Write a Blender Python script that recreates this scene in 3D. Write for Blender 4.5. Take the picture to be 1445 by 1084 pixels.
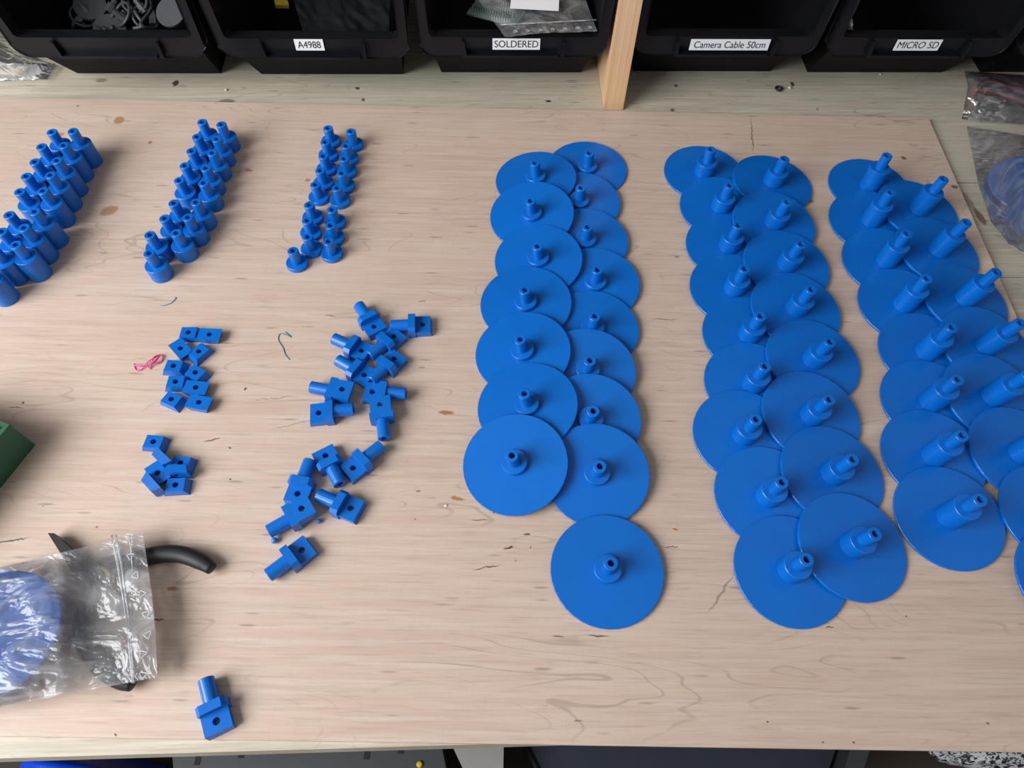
import bpy, bmesh, math, random
import numpy as np
from mathutils import Vector, Matrix, noise
random.seed(7)
for o in list(bpy.data.objects): bpy.data.objects.remove(o)
scn = bpy.context.scene
COL = scn.collection
# ------------------------------------------------------------------ camera
W, H = 1445, 1084
CAM_H, PITCH, ROLL, FPX = 0.430698, 0.543767, 0.03769, 981.76
_cp, _sp = math.cos(PITCH), math.sin(PITCH)
FW = Vector((0, _sp, -_cp)); _r = Vector((1, 0, 0)); _u = _r.cross(FW)
RT = math.cos(ROLL) * _r + math.sin(ROLL) * _u
UP = -math.sin(ROLL) * _r + math.cos(ROLL) * _u
C0 = Vector((0, 0, CAM_H))
cd = bpy.data.cameras.new('camera'); co = bpy.data.objects.new('camera', cd); COL.objects.link(co)
cd.sensor_fit = 'HORIZONTAL'; cd.sensor_width = 36; cd.lens = 36 * FPX / W
cd.clip_start = 0.01; cd.clip_end = 50
M = Matrix((RT, UP, -FW)).transposed().to_4x4(); M.translation = C0
co.matrix_world = M
scn.camera = co
def at(px, py, z=0.0):
    """point where the ray through a photo pixel meets height z"""
    d = FW + RT * ((px - W / 2) / FPX) - UP * ((py - H / 2) / FPX)
    return C0 + d * ((z - CAM_H) / d.z)
# ------------------------------------------------------------------ world, window light, exposure
wd = bpy.data.worlds.new('world'); scn.world = wd; wd.use_nodes = True
wd.node_tree.nodes['Background'].inputs[0].default_value = (0.93, 0.96, 1.0, 1)
wd.node_tree.nodes['Background'].inputs[1].default_value = 0.30
def area(name, loc, target, sx, sy, power, col):
    l = bpy.data.lights.new(name, 'AREA'); l.shape = 'RECTANGLE'; l.size = sx; l.size_y = sy
    l.energy = power; l.color = col
    o = bpy.data.objects.new(name, l); COL.objects.link(o); o.location = loc
    o.rotation_euler = (Vector(target) - Vector(loc)).to_track_quat('-Z', 'Y').to_euler()
    return o
area('window_daylight', (-1.05, -0.30, 0.78), (0.0, 0.25, 0), 0.95, 0.8, 29, (0.97, 0.985, 1.0))
scn.view_settings.view_transform = 'Standard'; scn.view_settings.look = 'None'
scn.view_settings.exposure = 0.0; scn.view_settings.gamma = 1
scn.view_settings.use_curve_mapping = False
# ------------------------------------------------------------------ object helpers
def link(name, data, parent=None):
    o = bpy.data.objects.new(name, data); COL.objects.link(o)
    if parent: o.parent = parent
    return o
def tag(o, label=None, cat=None, group=None, kind=None):
    if label: o['label'] = label
    if cat: o['category'] = cat
    if group: o['group'] = group
    if kind: o['kind'] = kind
    return o
def mesh(bm, mat, smooth=False, name='mesh'):
    bmesh.ops.recalc_face_normals(bm, faces=bm.faces)
    me = bpy.data.meshes.new(name); bm.to_mesh(me); bm.free()
    me.materials.append(mat)
    if smooth:
        for p in me.polygons: p.use_smooth = True
    return me
def empty(name, loc=(0, 0, 0), rz=0.0):
    o = link(name, None); o.location = loc; o.rotation_euler = (0, 0, rz); o.empty_display_size = 0.01
    return o
def frame(o, loc, n, rz=0.0):
    """stand an object on the plane through loc with normal n"""
    q = Vector((0, 0, 1)).rotation_difference(Vector(n))
    o.matrix_world = Matrix.Translation(loc) @ q.to_matrix().to_4x4() @ Matrix.Rotation(rz, 4, 'Z')
def lathe(prof, seg, bm=None, mtx=None):
    bm = bm or bmesh.new(); rings = []
    for r, z in prof:
        if r < 1e-7: rings.append([bm.verts.new((0, 0, z))])
        else: rings.append([bm.verts.new((r * math.cos(2 * math.pi * k / seg), r * math.sin(2 * math.pi * k / seg), z)) for k in range(seg)])
    for a, b in zip(rings, rings[1:]):
        for k in range(seg):
            k2 = (k + 1) % seg
            f = [a[k], a[k2], b[k2], b[k]] if len(a) > 1 and len(b) > 1 else ([a[0], b[k2], b[k]] if len(a) == 1 else [a[k], a[k2], b[0]])
            if len(a) == 1 and len(b) == 1: continue
            bm.faces.new(f)
    if mtx is not None: bmesh.ops.transform(bm, matrix=mtx, verts=[v for r_ in rings for v in r_])
    return bm
def prism(pts, axis_fn, d0, d1, bm=None):
    """polygon pts (2-D) swept between depths d0, d1; axis_fn(a, b, d) -> xyz"""
    bm = bm or bmesh.new()
    A = [bm.verts.new(axis_fn(a, b, d0)) for a, b in pts]; B = [bm.verts.new(axis_fn(a, b, d1)) for a, b in pts]
    bm.faces.new(A); bm.faces.new(B[::-1])
    n = len(pts)
    for k in range(n): bm.faces.new([A[k], B[k], B[(k + 1) % n], A[(k + 1) % n]])
    return bm
def box(x0, x1, y0, y1, z0, z1, bm=None):
    return prism([(x0, y0), (x1, y0), (x1, y1), (x0, y1)], lambda a, b, d: (a, b, d), z0, z1, bm)
def bevel(bm, w, seg=2, ang=0.6):
    es = [e for e in bm.edges if len(e.link_faces) == 2 and e.calc_face_angle(0) > ang]
    bmesh.ops.bevel(bm, geom=es, offset=w, segments=seg, affect='EDGES', profile=0.6)
    return bm
def spline(pts, n):
    P = [Vector(p) for p in pts]; P = [2 * P[0] - P[1]] + P + [2 * P[-1] - P[-2]]; out = []
    for i in range(1, len(P) - 2):
        for k in range(n):
            t = k / n; a, b, c, d = P[i - 1:i + 3]
            out.append(0.5 * ((2 * b) + (c - a) * t + (2 * a - 5 * b + 4 * c - d) * t * t + (3 * b - a - 3 * c + d) * t ** 3))
    out.append(P[-2]); return out
def tube(pts, rad, seg=8, bm=None, flat=1.0):
    """sweep a circle (rad: number or list) along pts"""
    bm = bm or bmesh.new(); n = len(pts); rings = []
    pts = [Vector(p) for p in pts]
    for i, p in enumerate(pts):
        t = (pts[min(i + 1, n - 1)] - pts[max(i - 1, 0)]).normalized()
        ref = Vector((0, 0, 1)) if abs(t.z) < 0.95 else Vector((1, 0, 0))
        s = t.cross(ref).normalized(); u = s.cross(t)
        r = rad[i] if isinstance(rad, (list, tuple)) else rad
        rings.append([bm.verts.new(p + s * r * math.cos(2 * math.pi * k / seg) + u * r * flat * math.sin(2 * math.pi * k / seg)) for k in range(seg)])
    for a, b in zip(rings, rings[1:]):
        for k in range(seg): bm.faces.new([a[k], a[(k + 1) % seg], b[(k + 1) % seg], b[k]])
    bm.faces.new(rings[0][::-1]); bm.faces.new(rings[-1])
    return bm
# ------------------------------------------------------------------ materials
class NT:
    def __init__(s, name):
        s.m = bpy.data.materials.new(name); s.m.use_nodes = True; s.t = s.m.node_tree
        s.b = s.t.nodes['Principled BSDF']; s.out = s.t.nodes['Material Output']
    def n(s, typ, **k):
        nd = s.t.nodes.new(typ)
        for a, v in k.items():
            if a.startswith('i_'):
                key = a[2:]; key = int(key) if key.isdigit() else key.replace('_', ' ')
                s.put(nd.inputs[key], v)
            else: setattr(nd, a, v)
        return nd
    def put(s, sock, v):
        if hasattr(v, 'is_output') or isinstance(v, bpy.types.NodeSocket): s.t.links.new(v, sock)
        else: sock.default_value = v
    def math(s, op, a, b=0.0, c=None, clamp=False):
        nd = s.n('ShaderNodeMath', operation=op, use_clamp=clamp); s.put(nd.inputs[0], a); s.put(nd.inputs[1], b)
        if c is not None: s.put(nd.inputs[2], c)
        return nd.outputs[0]
    def mix(s, fac, a, b, typ='MIX'):
        nd = s.n('ShaderNodeMix', data_type='RGBA', blend_type=typ); s.put(nd.inputs[0], fac); s.put(nd.inputs[6], a); s.put(nd.inputs[7], b)
        return nd.outputs[2]
    def coord(s, which='Object'):
        return s.n('ShaderNodeTexCoord').outputs[which]
    def mapping(s, v, scale=(1, 1, 1), rot=(0, 0, 0), loc=(0, 0, 0)):
        return s.n('ShaderNodeMapping', i_0=v, i_1=loc, i_2=rot, i_3=scale).outputs[0]
    def noise(s, v, scale=5, detail=3, rough=0.5, dist=0.0):
        return s.n('ShaderNodeTexNoise', i_Vector=v, i_Scale=scale, i_Detail=detail, i_Roughness=rough, i_Distortion=dist).outputs[0]
    def ramp(s, f, stops):
        nd = s.n('ShaderNodeValToRGB'); s.put(nd.inputs[0], f); e = nd.color_ramp.elements
        while len(e) < len(stops): e.new(0.5)
        for el, (p, c) in zip(e, stops): el.position = p; el.color = c if len(c) == 4 else (*c, 1)
        return nd.outputs[0]
    def smooth(s, v, a, b):
        return s.n('ShaderNodeMapRange', interpolation_type='SMOOTHSTEP', i_0=v, i_1=a, i_2=b, i_3=0.0, i_4=1.0).outputs[0]
    def bump(s, h, strength=0.2, dist=0.001):
        s.t.links.new(s.n('ShaderNodeBump', i_Height=h, i_Strength=strength, i_Distance=dist).outputs[0], s.b.inputs['Normal'])
    def set(s, **k):
        for a, v in k.items(): s.put(s.b.inputs[a.replace('_', ' ')], v)
        return s.m
def lin(r, g, b):
    return tuple(((c / 255) / 12.92 if c / 255 <= 0.04045 else ((c / 255 + 0.055) / 1.055) ** 2.4) for c in (r, g, b)) + (1,)
def plain(name, col, rough=0.5, metal=0.0, bump=None, **k):
    t = NT(name); c = t.coord()
    nz = t.noise(c, 60, 2)
    cc = t.mix(0.12, col, t.mix(nz, (0.0, 0.0, 0.0, 1), (1, 1, 1, 1)), 'SOFT_LIGHT')
    if bump: t.bump(t.noise(c, bump[0], 3), bump[1], 0.0006)
    return t.set(Base_Color=cc, Roughness=rough, Metallic=metal, **k)
def pla(name, col):
    t = NT(name); c = t.coord()
    wv = t.n('ShaderNodeTexWave', wave_type='BANDS', bands_direction='Z', i_Vector=c, i_Scale=900.0, i_Distortion=0.3).outputs[1]
    hatch = t.n('ShaderNodeTexWave', wave_type='BANDS', bands_direction='X', i_Vector=t.mapping(c, rot=(0, 0, 0.785)), i_Scale=420.0, i_Distortion=0.4).outputs[1]
    rnd = t.n('ShaderNodeObjectInfo').outputs['Random']
    cc = t.mix(t.noise(c, 55, 3), tuple(x * 0.93 for x in col[:3]) + (1,), tuple(min(1, x * 1.06) for x in col[:3]) + (1,))
    hs = t.n('ShaderNodeHueSaturation', i_Value=t.math('MULTIPLY_ADD', rnd, 0.08, 0.96), i_Color=cc).outputs[0]
    t.bump(t.math('ADD', t.math('MULTIPLY', wv, 0.7), t.math('MULTIPLY', hatch, 0.35)), 0.16, 0.0002)
    return t.set(Base_Color=hs, Roughness=t.math('MULTIPLY_ADD', t.noise(c, 90, 2), 0.12, 0.21), Specular_IOR_Level=0.48)
BLUE = pla('blue_print_plastic', (0.002, 0.142, 0.56, 1))
GREENP = plain('dark_green_plastic', lin(44, 96, 66), 0.5)
TEAL = plain('teal_label', lin(95, 150, 150), 0.4)
BLACK = plain('black_bin_plastic', (0.006, 0.0065, 0.009, 1), 0.36, bump=(220, 0.05), Specular_IOR_Level=0.28)
BLACK_MATT = plain('matt_black_bin_plastic', (0.006, 0.0062, 0.0075, 1), 0.6, Specular_IOR_Level=0.1)
RUBBER = plain('black_rubber', (0.012, 0.012, 0.013, 1), 0.55, bump=(400, 0.1))
STEEL = plain('dark_tool_steel', (0.06, 0.06, 0.055, 1), 0.4, 0.9)
SILVER = plain('bright_metal', (0.7, 0.7, 0.68, 1), 0.25, 1.0)
YELLOW = plain('yellow_plastic', lin(220, 190, 60), 0.5)
PAPER = plain('white_label_paper', lin(235, 236, 240), 0.6)
INK = plain('black_ink', (0.01, 0.01, 0.012, 1), 0.7)
PINK = plain('pink_filament', lin(240, 80, 150), 0.4)
THREAD = plain('blue_filament', lin(70, 130, 165), 0.4)
BALLM = plain('blue_pellet_plastic', lin(50, 125, 190), 0.35)
CHIP = plain('white_chip', lin(225, 220, 205), 0.6)
def marks_nodes(t, vec, col, marks):
    """dark knots and streaks at their own places on a board"""
    for (x, y, L, Wd, ang, c, s) in marks:
        mp = t.n('ShaderNodeMapping', vector_type='TEXTURE', i_0=vec, i_1=(x, y, 0), i_2=(0, 0, ang), i_3=(L, Wd, 1)).outputs[0]
        sp = t.n('ShaderNodeSeparateXYZ', i_0=mp)
        d = t.math('ADD', t.math('MULTIPLY', sp.outputs[0], sp.outputs[0]), t.math('MULTIPLY', sp.outputs[1], sp.outputs[1]))
        f = t.math('MULTIPLY', t.math('SUBTRACT', 1.0, t.smooth(d, 0.35, 1.25)), s)
        col = t.mix(f, col, c)
    return col
def px_marks(L):
    out = []
    for (px, py, l, w, ang, c, s) in L:
        a = at(px, py); b = at(px + math.cos(math.radians(ang)) * 5, py + math.sin(math.radians(ang)) * 5)
        k = (b - a).length / 5; kk = (at(px, py + 1) - at(px, py)).length
        out.append((a.x, a.y, l * k / 2, max(w * (kk if abs(ang) < 45 else k) / 2, 0.0004), math.atan2(b.y - a.y, b.x - a.x), c, s))
    return out
DKB = lin(92, 62, 40); ORB = lin(165, 115, 70); DRK = lin(60, 45, 34); PAT = lin(172, 128, 88); GRY = lin(110, 98, 88)
PLY_MARKS = px_marks([(173, 170, 15, 11, 4, PAT, .95), (160, 297, 30, 13, -20, PAT, .85), (89, 191, 16, 6, -10, PAT, .8), (217, 201, 6, 4, 0, ORB, .9),
    (634, 581, 24, 6, 4, ORB, .95), (723, 770, 15, 4, -4, DKB, .95), (748, 751, 10, 3.4, 4, DKB, .9), (692, 798, 42, 2, -8, DKB, .8), (680, 731, 22, 2, -4, DKB, .75),
    (792, 895, 18, 2.2, 4, DRK, .85), (849, 893, 32, 2.2, 1, DKB, .85), (956, 744, 9, 3, 4, ORB, .9), (951, 770, 22, 2, -3, DKB, .7), (651, 701, 22, 5, 8, ORB, .9),
    (250, 827, 15, 6, 3, ORB, .95), (228, 871, 24, 3.4, -3, DKB, .9), (23, 760, 54, 2.4, -9, DRK, .8), (353, 547, 5, 4, 0, DKB, .9), (306, 619, 26, 2.4, -14, DKB, .75),
    (331, 675, 3, 3, 0, DRK, .9), (330, 630, 6, 3, 20, DKB, .8), (356, 240, 12, 4, 3, ORB, .8), (439, 254, 7, 5, 0, ORB, .8), (1276, 223, 9, 5, 20, DKB, .8),
    (1348, 264, 12, 4, 5, DKB, .8), (1145, 284, 9, 5, 0, ORB, .9), (1063, 190, 52, 1.6, 86, DKB, .6), (1280, 866, 3, 3, 0, DRK, .9), (1173, 881, 12, 2, -6, DKB, .85),
    (1022, 832, 72, 3.4, 122, GRY, .55), (539, 443, 8, 3, 0, ORB, .8), (690, 497, 24, 2, 5, DKB, .6), (595, 690, 10, 3, -10, DKB, .8), (590, 731, 4, 3, 0, ORB, .9),
    (700, 720, 3, 4, 60, DRK, .8), (753, 769, 5, 1.6, 110, DRK, .9), (733, 788, 2, 4, 0, DKB, .8), (1162, 1042, 4, 3, 0, DRK, .8), (1208, 1042, 3, 3, 0, DKB, .9), (1086, 1015, 3, 3, 0, DKB, .9),
    (1395, 1017, 6, 3, 0, DKB, .7), (820, 1012, 12, 2, 0, DKB, .6), (140, 935, 4, 3, 0, DKB, .8), (173, 1031, 5, 3, 20, DKB, .9), (145, 741, 4, 3, 0, DKB, .8),
    (40, 566, 5, 3, 10, DRK, .9), (30, 574, 22, 2, 5, DKB, .7), (70, 711, 2, 2, 0, DKB, .9), (115, 150, 3, 2, 0, DKB, .8), (600, 425, 10, 2, 0, DKB, .6), (470, 445, 18, 2, 0, DKB, .55),
    (395, 560, 60, 1.4, -6, DKB, .5), (420, 597, 70, 1.3, -14, DKB, .45), (600, 517, 10, 2, 0, DKB, .6), (1290, 205, 14, 5, 10, ORB, .3), (958, 362, 8, 3, 0, DKB, .6), (940, 450, 40, 1.5, 0, DKB, .6)])
PINE_MARKS = px_marks([(250, 112, 10, 9, 0, DRK, .95), (322, 138, 24, 9, 0, GRY, .8), (777, 137, 8, 4, 0, DRK, .95), (507, 119, 6, 4, 0, DRK, .9), (515, 135, 6, 4, 0, DRK, .8),
    (957, 115, 6, 5, 0, DKB, .8), (953, 150, 6, 5, 0, DKB, .8), (1158, 149, 3, 4, 0, DKB, .6), (1122, 113, 6, 6, 0, DRK, .95), (1372, 278, 36, 9, 55, DKB, .45), (1388, 300, 32, 10, 55, DKB, .8),
    (4, 134, 12, 5, 20, DRK, .7), (145, 108, 16, 6, 0, GRY, .6)])
def wood(name, base, dark, light, marks, along=0.02, streak=230, contour=0.36, cross=0.25, rough=0.55):
    t = NT(name); v = t.mapping(t.coord(), rot=(0, 0, -along))
    warp = t.noise(t.mapping(v, (3, 9, 1)), 1.0, 3, 0.55)
    fine = t.noise(t.mapping(v, (9, streak, 1)), 1.0, 4, 0.65)
    fine2 = t.noise(t.mapping(v, (30, 700, 1)), 1.0, 2, 0.6)
    crs = t.noise(t.mapping(v, (620, 40, 1)), 1.0, 2, 0.6)
    broad = t.noise(t.mapping(v, (2.2, 12, 1)), 1.0, 4, 0.6, 0.4)
    col = t.mix(t.ramp(broad, [(0.32, (0, 0, 0)), (0.68, (1, 1, 1))]), dark, base)
    col = t.mix(t.ramp(fine, [(0.4, (0, 0, 0)), (0.7, (1, 1, 1))]), col, light)
    col = t.mix(t.math('MULTIPLY', t.smooth(fine2, 0.5, 0.72), 0.5), col, tuple(x * 0.8 for x in dark[:3]) + (1,))
    col = t.mix(t.math('MULTIPLY', t.smooth(crs, 0.5, 0.75), cross), col, dark)
    # growth-ring contour lines
    s = t.math('SINE', t.math('MULTIPLY', t.noise(t.mapping(v, (3.0, 13, 1), loc=(3, 1, 0)), 1.0, 3, 0.5, 0.3), 150.0))
    line = t.smooth(s, 0.94, 1.0)
    msk = t.smooth(t.noise(t.mapping(v, (7, 22, 1), loc=(9, 4, 0)), 1.0, 3), 0.46, 0.64)
    col = t.mix(t.math('MULTIPLY', t.math('MULTIPLY', line, msk), contour), col, tuple(x * 0.42 for x in dark[:3]) + (1,))
    # short dark pores
    vo = t.n('ShaderNodeTexVoronoi', i_Vector=t.mapping(v, (34, 230, 1)), i_Scale=1.0)
    sel = t.smooth(t.n('ShaderNodeSeparateColor', i_0=vo.outputs['Color']).outputs[0], 0.8, 0.84)
    pore = t.math('MULTIPLY', t.math('SUBTRACT', 1.0, t.smooth(vo.outputs['Distance'], 0.08, 0.26)), sel)
    col = t.mix(t.math('MULTIPLY', pore, 0.55), col, tuple(x * 0.4 for x in dark[:3]) + (1,))
    wob = t.n('ShaderNodeMix', data_type='VECTOR', i_0=0.004, i_4=t.coord(), i_5=t.n('ShaderNodeTexNoise', i_Vector=t.coord(), i_Scale=180.0).outputs['Color']).outputs[1]
    col = marks_nodes(t, wob, col, marks)
    t.bump(t.math('ADD', fine, t.math('MULTIPLY', fine2, 0.6)), 0.18, 0.0004)
    return t.set(Base_Color=col, Roughness=rough)
PLY = wood('birch_plywood', lin(207, 182, 164), lin(199, 172, 153), lin(214, 192, 176), PLY_MARKS)
PINE = wood('raw_pine', lin(194, 185, 166), lin(176, 165, 144), lin(208, 200, 182), PINE_MARKS, 0.058, 300, 0.35, 0.0, 0.6)
PINEL = wood('pine_post_grain', lin(226, 184, 140), lin(200, 150, 105), lin(235, 200, 160), [], 1.57, 420, 0.5, 0.0, 0.55)
FLOORM = plain('dark_brown_floor', lin(62, 52, 46), 0.7, bump=(30, 0.4))
WALLM = plain('dark_workshop_wall', lin(58, 54, 50), 0.8, bump=(60, 0.2))
NAVY = plain('dark_navy_fabric', lin(44, 48, 60), 0.75, bump=(900, 0.3))
DGREY = plain('dark_grey_metal', lin(70, 72, 76), 0.55, 0.3)
LGREY = plain('worn_grey_board', lin(160, 156, 150), 0.6)
TARP = plain('bright_blue_tarp', lin(20, 80, 235), 0.3, bump=(120, 0.8))
def film(name, haze, tint=(0.93, 0.95, 1.0, 1), wr=(55, 0.5)):
    t = NT(name); c = t.coord()
    n1 = t.noise(t.mapping(c, (1.0, 1.7, 1), (0, 0, 0.5)), wr[0], 3, 0.5, 2.2)
    bmp = t.n('ShaderNodeBump', i_Height=n1, i_Strength=wr[1], i_Distance=0.004).outputs[0]
    tr = t.n('ShaderNodeBsdfTransparent', i_0=(0.97, 0.975, 0.985, 1))
    df = t.n('ShaderNodeBsdfDiffuse', i_0=tint, i_2=bmp)
    tl = t.n('ShaderNodeBsdfTranslucent', i_0=tint, i_1=bmp)
    gl = t.n('ShaderNodeBsdfGlossy', i_0=(1, 1, 1, 1), i_1=0.12)
    t.put(gl.inputs['Normal'], bmp)
    a = t.n('ShaderNodeMixShader', i_0=0.5, i_1=df.outputs[0], i_2=tl.outputs[0])
    b = t.n('ShaderNodeMixShader', i_0=t.math('MULTIPLY_ADD', t.smooth(n1, 0.4, 0.75), haze * 0.9, haze * 0.45), i_1=tr.outputs[0], i_2=a.outputs[0])
    fr = t.n('ShaderNodeFresnel', i_0=1.5); t.put(fr.inputs['Normal'], bmp)
    d = t.n('ShaderNodeMixShader', i_0=t.math('MULTIPLY', fr.outputs[0], 0.9, clamp=True), i_1=b.outputs[0], i_2=gl.outputs[0])
    t.t.links.new(d.outputs[0], t.out.inputs[0])
    return t.m
FILM = film('clear_bag_film', 0.36, (0.97, 0.98, 1.0, 1), (26, 0.8))
FILM_HAZY = film('milky_bag_film', 0.5, (0.97, 0.98, 1.0, 1), (30, 0.7))
FILM_CLEAR = film('thin_clear_film', 0.2, (0.97, 0.98, 1.0, 1), (26, 0.6))
FILM_EDGE = film('bag_seam_film', 0.75)
PRINT = plain('white_print', lin(235, 238, 245), 0.4)
# ------------------------------------------------------------------ setting
PYAW = 0.0598                                    # the bench and the bins on it are turned a little against the plywood
E1 = Vector((math.cos(PYAW), math.sin(PYAW), 0)); E2 = Vector((-math.sin(PYAW), math.cos(PYAW), 0))
PO = Vector((0, 0.0282, 0))                      # bench front edge at x = 0
def bench(a, b, z=0.0): return PO + E1 * a + E2 * b + Vector((0, 0, z))
ZT = -0.0042                                     # bench top under the plywood sheet
FLZ = -0.75
tag(link('floor', mesh(box(-2.2, 2.2, -1.6, 1.2, FLZ - 0.05, FLZ), FLOORM)), 'dark brown floor far below the bench', None, None, 'structure')
wb = box(-2.2, 2.2, 1.12, 1.2, FLZ, 1.6)
tag(link('wall_back', mesh(wb, WALLM)), 'dark wall behind the storage bins', None, None, 'structure')
# bench of pine planks, the joint between two of them shows at the right of the plywood
wbn = empty('workbench', (0, 0, 0)); tag(wbn, 'pale pine plank workbench under the plywood sheet and the black bins', 'workbench')
joints = [0.0, 0.11, 0.22, 0.33, 0.44, 0.5255, 0.636, 0.746, 0.856, 0.94]
for k, (b0, b1) in enumerate(zip(joints, joints[1:])):
    bm = prism([(-0.95, b0 + 0.0006), (1.0, b0 + 0.0006), (1.0, b1 - 0.0006), (-0.95, b1 - 0.0006)], lambda a, b, d: bench(a, b, d), ZT - 0.028, ZT - (0.0006 if k % 2 else 0))
    link('plank', mesh(bevel(bm, 0.0015, 2), PINE), wbn)
for a in (-0.9, 0.92):
    for b in (0.1, 0.86):
        c = bench(a, b); link('leg', mesh(box(c.x - .03, c.x + .03, c.y - .03, c.y + .03, FLZ, ZT - 0.0275), PINE), wbn)
# plywood sheet
A = Vector((0.389, 0.575, 0)); ex = Vector((math.cos(0.0205), math.sin(0.0205), 0)); ey = Vector((-math.sin(0.012), math.cos(0.012), 0))
def fl(x): return 0.0285 + 0.0195 * x
cs = [(-0.56, 0.5535), (-0.56, fl(-0.56)), (0.397, fl(0.397)), (0.389, 0.575)]
pl = link('plywood_sheet', mesh(bevel(prism(cs, lambda a, b, d: (a, b, d), -0.0040, 0.0), 0.0004, 1), PLY))
tag(pl, 'thin pale plywood sheet covering most of the bench top', 'plywood')
# divider board between the bins
pb = bench(0.0, 0.0); P0 = at(852, 155, ZT); P1 = at(878, 155, ZT)
ax = (P1 - P0).normalized(); ay = Vector((-ax.y, ax.x, 0))
def pf(a, b, d): return P0 + ax * a + ay * b + Vector((0, 0, d))
bm = prism([(0, 0), (0.0185, 0), (0.0185, 0.30), (0, 0.30)], pf, 0.0, 0.30)
tag(link('divider_board', mesh(bevel(bm, 0.0006, 1), PINEL)), 'upright pine divider board standing between the black bins', 'board')
# ------------------------------------------------------------------ storage bins
def make_bin():
    hb, hr, yo, z0, z1, zt, dp = 0.0695, 0.0835, -0.044, 0.0470, 0.0670, 0.111, 0.235
    parts = {}
    bm = bmesh.new()
    def V(*p): return bm.verts.new(p)
    b = [V(-hb, 0, 0), V(hb, 0, 0), V(hb, dp, 0), V(-hb, dp, 0)]
    f = [V(-hb - .006, yo + .006, z0 + .004), V(hb + .006, yo + .006, z0 + .004)]
    f2 = [V(-hb - .008, yo + .006, z1), V(hb + .008, yo + .006, z1)]
    tp = [V(-hr + .004, yo + .006, zt), V(hr - .004, yo + .006, zt), V(hr - .004, dp + .012, zt), V(-hr + .004, dp + .012, zt)]
    bm.faces.new(b); bm.faces.new([b[0], b[1], f[1], f[0]]); bm.faces.new([f[0], f[1], f2[1], f2[0]])
    bm.faces.new([b[1], b[2], tp[2], tp[1], f2[1], f[1]]); bm.faces.new([b[3], b[0], f[0], f2[0], tp[0], tp[3]][::1]); bm.faces.new([b[2], b[3], tp[3], tp[2]])
    bmesh.ops.recalc_face_normals(bm, faces=bm.faces)
    bmesh.ops.solidify(bm, geom=bm.faces[:], thickness=0.0025)
    parts['body'] = mesh(bm, BLACK_MATT)
    # U shaped front rim with rounded lower corners
    def arc(cx, cz, r, a0, a1, n=6): return [(cx + r * math.cos(a0 + (a1 - a0) * k / n), cz + r * math.sin(a0 + (a1 - a0) * k / n)) for k in range(n + 1)]
    ro = 0.014; pi = math.pi
    outl = [(-hr - .001, zt)] + arc(-hr + ro, z0 + ro, ro, pi, 1.5 * pi) + arc(hr - ro, z0 + ro, ro, 1.5 * pi, 2 * pi) + [(hr + .001, zt)]
    hi = hr - 0.0085
    inl = [(hi + .001, zt)] + arc(hi - .004, z1 + .004, .004, 0, -0.5 * pi, 3) + arc(-hi + .004, z1 + .004, .004, -0.5 * pi, -pi, 3) + [(-hi - .001, zt)]
    bm = bmesh.new(); lean = lambda z: yo + (z0 - z) * 0.08
    n1, n2 = len(outl), len(inl)
    # build as strips: left arm, bottom, right arm share vertices
    loops = []
    for d in (0.0, 0.0085):
        loops.append([bm.verts.new((x, lean(z) + d, z)) for x, z in outl + inl])
    n = n1 + n2
    for k in range(n): bm.faces.new([loops[0][k], loops[0][(k + 1) % n], loops[1][(k + 1) % n], loops[1][k]])
    bm.faces.new(loops[0]); bm.faces.new(loops[1][::-1])
    bmesh.ops.triangulate(bm, faces=[f for f in bm.faces if len(f.verts) > 4])
    bevel(bm, 0.0014, 2, 0.7)
    parts['front_rim'] = mesh(bm, BLACK)
    # label holder: sill and two ribs in front of the rim
    yb = yo - 0.0016; bm = bmesh.new()
    box(-.042, .040, yb - .004, yb + .003, z0 + .0015, z0 + .0040, bm)
    for s in (-1, 1): prism([(s * .042, z0 + .002), (s * .046, z0 + .002), (s * .046, z1 - .003), (s * .044, z1 - .003)], lambda a, b, d: (a, d, b), yb - .004, yb + .003, bm)
    parts['label_holder'] = mesh(bevel(bm, 0.0006, 1), BLACK)
    bm = bmesh.new()
    for s in (-1, 1): box(min(s * hr, s * (hr - .012)), max(s * hr, s * (hr - .012)), yo, dp + .014, zt - .006, zt, bm)
    parts['top_rim'] = mesh(bevel(bm, 0.001, 1), BLACK)
    return parts
BINP = make_bin()
binpos = [(-0.3685, 0.6045), (-0.1895, 0.6140), (-0.0125, 0.6275), (0.1795, 0.6410), (0.3570, 0.6500), (0.5360, 0.6610)]
binlab = ['black storage bin holding black rings and wires at the left end', 'black storage bin labelled A4988', 'black storage bin labelled SOLDERED beside the divider board',
          'empty-looking black storage bin labelled Camera Cable 50cm', 'black storage bin labelled MICRO SD', 'black storage bin cut off at the right edge of the photo']
BINS = []
for (x, y), lb in zip(binpos, binlab):
    o = empty('storage_bin', (x, y, ZT), 0.058); BINS.append(o)
    tag(o, lb, 'storage bin', 'black storage bins along the back')
    for nm, me in BINP.items(): link(nm, me, o)
bpy.context.view_layer.update()
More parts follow.
